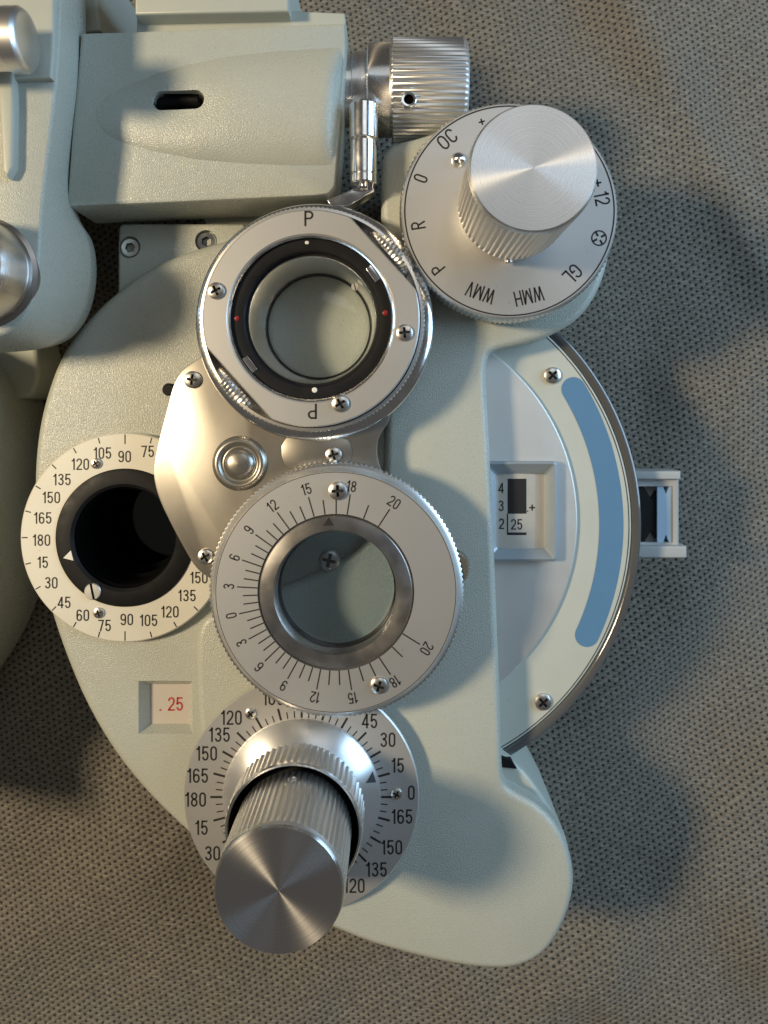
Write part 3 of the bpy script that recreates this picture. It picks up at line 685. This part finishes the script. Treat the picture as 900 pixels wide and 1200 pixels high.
# black inner ring and cone bore
lathe('bright_edge', (cp[0], cp[1], ZP), [(RI-0.02, -4), (RI-0.02, -0.25), (RI-0.3, -0.1), (RI-0.6, -0.5), (RI-0.6, -4)], CHROME, pring, 128, closed=True)
rb0, rb1 = RI-0.65, 78*sP
bk = lathe('black_inner_ring', (cp[0], cp[1], ZP), [(rb0, -5), (rb0, -1.3), (rb0-0.3, -1.2), (rb1+0.6, -1.6), (rb1+0.2, -2.0), (rb1+0.2, -2.8), (rb1-0.3, -2.9), (rb1-0.5, -5)], BLACK, pring, 128, closed=True)
cone_b = 61*mmpx(370, 388, 44)
lathe('cone_bore', (cp[0], cp[1], 0), [(rb1-0.25, ZP-3.2), (rb1-0.7, ZP-4.0), (cone_b+0.3, 44.6), (cone_b, 44.0), (cone_b+0.8, 43.8), (rb1+0.3, ZP-4.4)], CONE, pring, 128, closed=True)
lathe('seating_ring', (cp[0], cp[1], 43.6), [(cone_b, 0), (cone_b, 0.5), (cone_b-0.35, 0.5), (cone_b-0.35, 0)], BLACK, pring, 96, closed=True)
lens('prism_lens', (cp[0], cp[1], 44.4), cone_b+0.2, 1.4, GLASS, pring)
screw(416, 336, 53.6, 4.5, pring, 'slot')
zz = ZP-1.2
for x, y, m_ in ((359.5, 283, WHITEPAINT), (368.5, 457, WHITEPAINT), (277, 373, REDPAINT), (451.5, 366.5, REDPAINT)):
    q = at(x, y, zz); lathe('index_dot', (q[0], q[1], zz-0.25), [(0.62, 0), (0.62, 0.12), (0.4, 0.2), (0, 0.24)], m_, pring, 20)
for a in (fa-0.10, fa+math.pi-0.10):
    q = (cp[0]+(rb0-0.9)*math.cos(a), cp[1]+(rb0-0.9)*math.sin(a)); t = (-math.sin(a), math.cos(a)); u_ = (math.cos(a), math.sin(a))
    P_ = [(q[0]+t[0]*i*2.0+u_[0]*j*0.75, q[1]+t[1]*i*2.0+u_[1]*j*0.75) for i, j in ((-1, -1), (1, -1), (1, 1), (-1, 1))]
    prism('gear_notch', P_, zz-0.6, zz+0.18, CHROME, pring, bev=0.15)

# ---- cross-cylinder wheel
sW = mmpx(*WC, ZW); RW = 149.5*mmpx(*WC, ZW-2.5); c = (cw[0], cw[1], ZS+0.4); hW = ZW-ZS-0.4
wheel = lathe('prism_scale_wheel', c, [(RW-1.4, 0), (RW-0.1, 0.5), (RW, 1.0), (RW, hW-2.6), (RW-0.1, hW-2.1), (RW-0.8, hW-1.8), (144*sW, hW-0.9), (142.6*sW, hW-0.35), (141.5*sW, hW), (91*sW, hW), (91*sW, 0)], [SATIN, KNURL], PH,
              teeth=150, depth=0.4, rows=(1, 2, 3, 4), midx=[1, 1, 1, 1, 1, 0, 0, 0, 0, 0, 0], closed=True)
wheel['label'] = 'silver wheel scaled 0 to 20 both ways round a clear lens'
iw = lathe('lens_bezel', (cw[0], cw[1], ZW), [(90.7*sW, -4), (90.7*sW, -0.5), (90*sW, -0.2), (88.5*sW, 0.1), (80*sW, 0.35), (73*sW, 0.3), (71*sW, -0.4), (70.4*sW, -5), (71.5*sW, -5)], DARKSTEEL, wheel, 128, closed=True)
lathe('black_seat', (cw[0], cw[1], ZW-6), [(70.3*sW, 0), (70.3*sW, 2.0), (68.5*sW, 2.0), (68.5*sW, 0)], BLACK, wheel, 128, closed=True)
lens('wheel_lens', (cw[0], cw[1], ZW-3.8), 70.2*sW, 1.3, GLASS_GREY, wheel)
pr = Print(); z = ZW+0.03
A_ = [0, 3, 6, 9, 12, 15, 18, 20]; B_ = [0, 15.7, 31.6, 48.3, 66.3, 86.6, 111.0, 135.6]
for v in range(0, 21):
    for sgn in (1, -1):
        if v == 0 and sgn < 0: continue
        a = math.radians(192.6 + sgn*np.interp(v, A_, B_)); maj = v in A_
        pr.tick(cw[0], cw[1], z, a, 92*sW, (116 if maj else 109)*sW, 1.5*sW)
        if maj: pr.text(str(v), cw[0]+125.5*sW*math.cos(a), cw[1]+125.5*sW*math.sin(a), z, 13*sW, a-math.pi/2)
pr.ring(cw[0], cw[1], z, 91*sW, 91.8*sW); pr.ring(cw[0], cw[1], z-0.02, 140.3*sW, 141.0*sW)
pr.build('wheel_scale', INK, wheel)
pr = Print(); zz = ZW+0.45; pr.quad([(*at(x, y, zz)[:2], zz) for x, y in ((378.5, 616), (391, 616), (385, 606))]); pr.build('pointer', INK, iw)
screw(396, 575, ZW, 11, wheel); screw(444, 803, ZW, 10, wheel)
# bevelled gear peeking out on the right
gq = at(529, 664, ZS+3)
gear = lathe('side_gear', (gq[0], gq[1], ZS+1.5), [(4.2, 0), (4.4, 0.6), (4.4, 3.2), (3.8, 3.9), (0, 3.9)], STEEL, wheel, teeth=34, depth=0.35, rows=(1, 2))

# ---- lower axis dial with its stacked knob
ZC = 50.0; KC = (353.5, 934); ck = at(*KC, ZC); sK = mmpx(*KC, ZC); RK = 138*sK
ad_ = lathe('cylinder_axis_dial', (ck[0], ck[1], ZR-1), [(RK-3, 0), (RK-2.5, 2.6), (RK-0.1, 3.2), (RK, 3.6), (RK, 4.6), (RK-0.35, 5.0), (0, 5.0)], SATIN, PH, 180)
ad_['label'] = 'silver degree dial under the stacked cylinder knob'
pr = Print(); z = ZC+0.03
for t, x, y in (('120', 271, 841), ('135', 257, 861), ('150', 242, 883), ('165', 231.5, 909), ('180', 229, 937), ('15', 236, 970), ('30', 249, 1000), ('105', 320, 818), ('60', 410, 830), ('45', 433, 845), ('30', 454.5, 867), ('15', 466, 897),
                ('0', 482, 929), ('165', 471, 957), ('150', 459, 993), ('135', 441, 1019), ('120', 415, 1038), ('105', 385, 1052), ('45', 268, 1026)):
    q = at(x, y, z); pr.text(t, q[0], q[1], z, 17*sK)
for i in range(72):
    a = math.radians(5*i); maj = i % 3 == 0
    pr.tick(ck[0], ck[1], z, a, 93*sK, (107 if maj else 101)*sK, (2.6 if maj else 1.4)*sK)
pr.build('degree_scale', INK, ad_)
screw(294, 836, ZC, 6.5, ad_); screw(464.5, 930, ZC, 6.5, ad_)
rc = 92*sK
cone = lathe('pointer_cone', (ck[0], ck[1], ZC), [(rc, 0), (rc, 0.5), (rc-0.2, 0.8), (rc-4.2, 4.2), (rc-4.8, 4.4), (0, 4.4)], SKIRT, PH, 160, smooth=40)
cone['label'] = 'bright conical skirt with a black pointer'
pr = Print()
def on_cone(a, r): return (ck[0]+r*math.cos(a), ck[1]+r*math.sin(a), ZC+0.8+(rc-0.2-r)*0.85+0.05)
aa = math.radians(17); pr.quad([on_cone(aa-0.075, rc-0.5), on_cone(aa+0.075, rc-0.5), on_cone(aa, rc-2.7)]); pr.build('pointer', INK, cone)
r1 = 82*mmpx(341, 975, 66)
axk = lathe('axis_knob', (ck[0], ck[1], ZC), [(r1-0.9, 4.0), (r1-0.7, 5.2), (r1, 5.8), (r1, 14.0), (r1-0.25, 15.2), (r1-0.5, 15.7), (r1-0.9, 15.7), (r1-1.1, 15.2), (r1-1.15, 6.0), (0, 6.0)], [KNURL, CHROME, DEEP], PH, teeth=64, depth=0.6, rows=(2, 3), trap=True,
            midx=[0, 0, 0, 0, 1, 1, 1, 2, 2])  # collar inside coloured black, putting the gap's shade into the colour
axk['label'] = 'wide ribbed lower ring of the stacked knob'
r2 = 78*mmpx(328, 1040, 87)
pk = lathe('cylinder_power_knob', (ck[0], ck[1], ZC), [(r2-0.9, 5.8), (r2-0.9, 13.0), (r2-0.2, 14.0), (r2, 15), (r2, 34.2), (r2-0.05, 35.6), (r2-0.3, 36.6), (r2-0.7, 37.2), (r2-1.0, 37.2), (0, 37.2)], [KNURL, TURNED], PH, teeth=60, depth=0.6, rows=(3, 4), trap=True,
           midx=[0, 0, 0, 0, 0, 0, 1, 1, 1])
pk['label'] = 'tall ribbed knob with a turned top lit by a golden streak'
lathe('grub_screw', (ck[0]+0.2, ck[1]+r2-0.55, ZC+18), [(1.1, 0.0), (1.1, 0.45), (0.7, 0.5), (0.6, 0.1), (0, 0.1)], SATIN, pk, 24, axis='Y')

# ---- level block, top left
ZT = 52.0
blk_px = [(94, 38), (160, 36), (404, 26), (405, 40), (405, 60), (402, 100), (397, 160), (392, 218), (385, 227), (370, 229), (200, 237), (80, 242), (78, 235), (84, 150), (90, 90)]
def build_block():
    top = ccw(pxpts(blk_px, ZT, 0)); top = resample(top, 220)
    bot = ccw(pxpts([(x, y) for x, y in blk_px], ZT, 0)); bot = resample(bot, 220)
    loops = [[(x, y, 35) for x, y in top], [(x, y, ZT-0.8) for x, y in top], [(x, y, ZT-0.25) for x, y in inset(top, 0.25)], [(x, y, ZT) for x, y in inset(top, 0.8)]]
    return loft('level_block', loops, PAINT, PH)
blk = build_block()
# swelling teardrop on the block's front, as a fine height sheet with thickness
def teardrop():
    K1, K2 = 110, 46
    V = []; Fc = []
    ux, uy = [104, 107, 115, 128, 150, 185, 220, 260, 320, 393], [136, 127, 117, 107, 97, 84, 75, 66, 59, 54]
    lx, ly = [104, 107, 115, 128, 150, 185, 230, 290, 340, 393], [138, 143, 152, 163, 171, 180, 188, 193, 195, 195]
    for i in range(K1+1):
        t = min(1, (i/K1)**1.5); x = 104 + (391-104)*t
        y0, y1 = np.interp(x, ux, uy), np.interp(x, lx, ly)
        for j in range(K2+1):
            s2 = math.sin((-1+2*j/K2)*math.pi/2)
            y = (y0+y1)/2+(y1-y0)/2*s2; xx = x+t**3*(403-12*(y-54)/141-391)
            hh = 3.8*(1-abs(s2)**2.4)**0.85*(1-(1-min(1, t*1.5))**2)
            if t > 0.94: hh *= math.sqrt(max(0, 1-((t-0.94)/0.06)**2))
            # saddle in front of the slot
            dx = (x-206)/62.0; dy = (y-131)/34.0
            hh -= 1.1*math.exp(-(dx*dx+dy*dy)*1.5)
            q = at(xx, y, ZT); V.append((q[0], q[1], ZT-0.25+max(hh, 0)+0.0))
    for i in range(K1):
        for j in range(K2):
            a = i*(K2+1)+j; Fc.append((a, a+1, a+K2+2, a+K2+1))
    nn = len(V)
    V += [(x, y, ZT-4) for x, y, z in V]
    Fc2 = [tuple(v+nn for v in f)[::-1] for f in Fc]
    edge = [i*(K2+1) for i in range(K1+1)] + [K1*(K2+1)+j for j in range(1, K2+1)] + [i*(K2+1)+K2 for i in range(K1-1, -1, -1)] + [j for j in range(K2-1, 0, -1)]
    side = [(edge[i], edge[i]+nn, edge[(i+1) % len(edge)]+nn, edge[(i+1) % len(edge)]) for i in range(len(edge))]
    o = mesh('swelling', V, Fc+Fc2+side, PAINT, blk, V[0], 40)
    bm = bmesh.new(); bm.from_mesh(o.data); bmesh.ops.remove_doubles(bm, verts=bm.verts, dist=1e-6); bmesh.ops.recalc_face_normals(bm, faces=bm.faces); bm.to_mesh(o.data); bm.free()
    o.data.set_sharp_from_angle(angle=math.radians(45))
    return o
sw = teardrop()
def stadium(x0, x1, yc, r, z, dz=0): 
    P_ = [(x1-r+r*math.cos(a), yc+r*math.sin(a)) for a in np.linspace(-math.pi/2, math.pi/2, 14)] + [(x0+r+r*math.cos(a), yc+r*math.sin(a)) for a in np.linspace(math.pi/2, 3*math.pi/2, 14)]
    return [at(x, y, z)[:2] for x, y in P_]
st = stadium(177, 240, 117, 11, ZT+2)
boolean(sw, [prism('c', st, ZT-8, ZT+12, PAINT, None, bev=0)])
boolean(blk, [prism('c', st, ZT-6, ZT+12, PAINT, None, bev=0)])
prism('level_slot_floor', inset(ccw(st), 0.02), ZT-6.2, ZT-5.0, DEEP, blk, bev=0)
q0 = at(182, 118, ZT-3)
lathe('level_vial', (q0[0], q0[1], ZT-3.2), [(1.7, 0), (1.9, 0.5), (1.9, 10.2), (1.92, 10.3), (1.92, 10.9), (1.7, 11.2)], BLACK, blk, 32, axis='X')
# upper rail behind the block
rail = prism('upper_rail', pxpts([(160, 14), (338, 12), (404, 15), (405, 25), (404, 60), (160, 60)], 49), 18, 49, PAINT_SMOOTH, PH, bev=0.5)
prism('upper_beam', pxpts([(158, -50), (338, -50), (338, 13), (158, 17)], 54), 16, 54, PAINT_SMOOTH, PH, bev=0.6)

prism('block_stem', pxpts([(180, 60), (360, 60), (360, 180), (180, 180)], 36), 6, 36, PAINT_SMOOTH, blk, bev=0)
# ---- side adjusting knob (axis across)
zk = 38.0; qk = at(459, 107, zk); sk = mmpx(490, 107, zk); rk = 57.5*sk
def ax(px): return at(px, 107, zk)[0]-qk[0]
sk_o = lathe('side_knob', qk, [(rk-0.6, 0), (rk, 0.4), (rk, ax(540)), (rk-0.5, ax(543.5)), (rk-1.1, ax(545.5)), (0, ax(545.5))], [KNURL, SATIN], PH, teeth=54, depth=0.45, rows=(1, 2), axis='X', midx=[0, 0, 1, 1, 1], trap=True)
sk_o['label'] = 'ribbed aluminium side knob with a small hole'
lathe('shaft_collar', qk, [(9, ax(400)), (9, ax(414)), (9.6, ax(415)), (9.6, ax(431)), (rk-1.6, ax(431.5)), (rk-1.3, ax(433)), (rk-1.3, ax(457)), (rk-1.8, 0.2)], TURNED, sk_o, 120, axis='X')
hq = at(479, 115, zk+rk)
hole = lathe('set_hole', (hq[0], hq[1]-0.3, zk+rk-1.6), [(1.9, 0), (1.9, 1.62), (1.75, 1.75), (1.25, 1.68), (1.15, 0.9), (0, 0.9)], [CHROME, DEEP], sk_o, 32, midx=[0, 0, 0, 1, 1])

# ---- little chrome lever
zl = 55.0; l0 = at(424, 116, zl); l1 = at(426, 212, zl); sl = mmpx(424, 170, zl)
Llen = abs(l1[1]-l0[1]); r = 17*sl
lv = lathe('lever_pin', (l1[0]-0.1, l1[1], zl-3), [(0, -0.6), (1.0, -0.6), (1.05, 0.0), (r-0.5, 0), (r-0.25, 0.35), (r-0.25, 2.0), (r-0.55, 2.2), (r-0.2, 2.5), (r-0.2, Llen*0.52), (r-0.5, Llen*0.54), (r, Llen*0.56), (r, Llen-0.5), (r-0.4, Llen), (0, Llen)], CHROME, PH, 48, axis='Y', smooth=30)
lv['label'] = 'small polished chrome lever pin beside the block'
p0 = [(436, 214), (439, 226), (408, 244), (388, 244), (383, 236)]
prism('lever_link', pxpts(p0, zl-6, 0), zl-9, zl-4.5, CHROME, lv, bev=0.4)

# ---- hanger arm at the far left
ZH = 66.0
topo = [(-90, -60), (72, -60), (71, 0), (69, 60), (65, 110), (58, 170), (51, 230), (47, 280), (44, 330), (34, 370), (10, 392), (-30, 400), (-90, 402)]
boto = [(-90, -60), (93, -60), (92, 0), (92, 60), (90, 105), (83, 160), (78, 215), (82, 248), (103, 275), (106, 330), (92, 378), (60, 408), (0, 414), (-90, 418)]
def dense(pp, z): return resample(ccw([at(x, y, z)[:2] for x, y in chaikin(pp, 2)]), 200)
ta, ba = dense(topo, ZH), dense(boto, ZH-14)
def align(a, b):
    a = np.array(a); b = np.array(b); best = min(range(len(b)), key=lambda s_: np.sum((np.roll(b, -s_, 0)-a)**2)); return [tuple(v) for v in np.roll(b, -best, 0)]
ba = align(ta, ba)
ta2 = inset(ta, 0.9); ta3 = inset(ta, 0.3)
ha = loft('hanger_arm', [[(x, y, 40) for x, y in inset(ba, 4)], [(x, y, 45) for x, y in inset(ba, 1)], [(x, y, ZH-15.8) for x, y in inset(ba, 0.2)], [(x, y, ZH-14) for x, y in ba], [(x, y, ZH-0.9) for x, y in ta], [(x, y, ZH-0.3) for x, y in ta3], [(x, y, ZH) for x, y in ta2]], PAINT, PH, smooth=40)
ha['label'] = 'pale green rounded hanger arm with a large grey knob'
# added rib stands in for a pointed groove, side turned to cool light
prism('groove_stand_in', pxpts([(-8, 70), (14, 70), (16, 120), (15, 195), (8, 208), (2, 198), (-2, 120)], ZH+2.5), ZH-1, ZH+2.5, PAINT_SMOOTH, ha, bev=0.8)
prism('step_pad', pxpts([(-90, -60), (64, -60), (63, 60), (60, 92), (-90, 96)], ZH+1.6), ZH-1, ZH+1.6, PAINT_SMOOTH, ha, bev=0.8)
rq = 61*mmpx(0, 318, ZH)
cc = at(-16, 322, ZH-2)
lk = lathe('lock_knob', cc, [(rq+1.0, 0), (rq+1.0, 2.2), (rq, 2.6), (rq, 4.2), (rq-0.2, 4.5), (rq-0.2, 12), (rq-1.2, 14), (rq-2.2, 14.4), (0, 14.4)], [DARKSTEEL, TURNED], PH, 128, midx=[0, 0, 0, 0, 1, 1, 0, 0], smooth=30)
lk['label'] = 'large grey turned lock knob on the hanger arm'
cy = at(-70, 47, 76); rq2 = 37*mmpx(10, 47, 76)
lathe('clamp_barrel', cy, [(0, 0), (rq2-0.5, 0), (rq2-0.5, 14.5), (rq2-0.1, 15), (rq2-0.1, at(28, 47, 76)[0]-cy[0]), (rq2-0.7, at(32, 47, 76)[0]-cy[0]), (rq2-1.6, at(33.5, 47, 76)[0]-cy[0]), (0, at(33.5, 47, 76)[0]-cy[0])], KNURL, ha, 64, axis='X')
prism('arm_stem', pxpts([(-90, -60), (20, -60), (0, 300), (-90, 380)], 44), 6, 44, PAINT_SMOOTH, ha, bev=0)
# bracket behind the arm at the very top
prism('rear_bracket', pxpts([(80, -60), (112, -60), (114, 0), (118, 36), (80, 40)], 40, 0), 8, 40, PAINT_SMOOTH, PH, bev=0.8)
prism('support_post', pxpts([(-60, 395), (40, 395), (46, 420), (44, 455), (30, 470), (-60, 470)], 18, 1), 3, 18, PAINT_SMOOTH, PH, bev=1.5)
# ---- the other head, only its edge is in view
oh = [(-200, 385), (-70, 385), (-30, 405), (-8, 436), (8, 470), (17, 520), (21, 580), (20, 630), (12, 690), (-8, 750), (-38, 805), (-80, 860), (-150, 930), (-200, 950)]
oh = resample(ccw(pxpts(oh, 26, 2)), 160)
o2 = loft('second_head_housing', [[(x, y, 1.0) for x, y in inset(oh, 1)]] + [[(x, y, z) for x, y in inset(oh, d)] for d, z in ((0, 12), (0, 20), (0.6, 26), (1.8, 34), (3.2, 42), (5, 50), (8, 56), (12, 58))], PAINT, PH, smooth=50)  # slope and unseen top shaped to shade this edge, the post and cloth
o2['label'] = 'edge of the second head, in shadow'
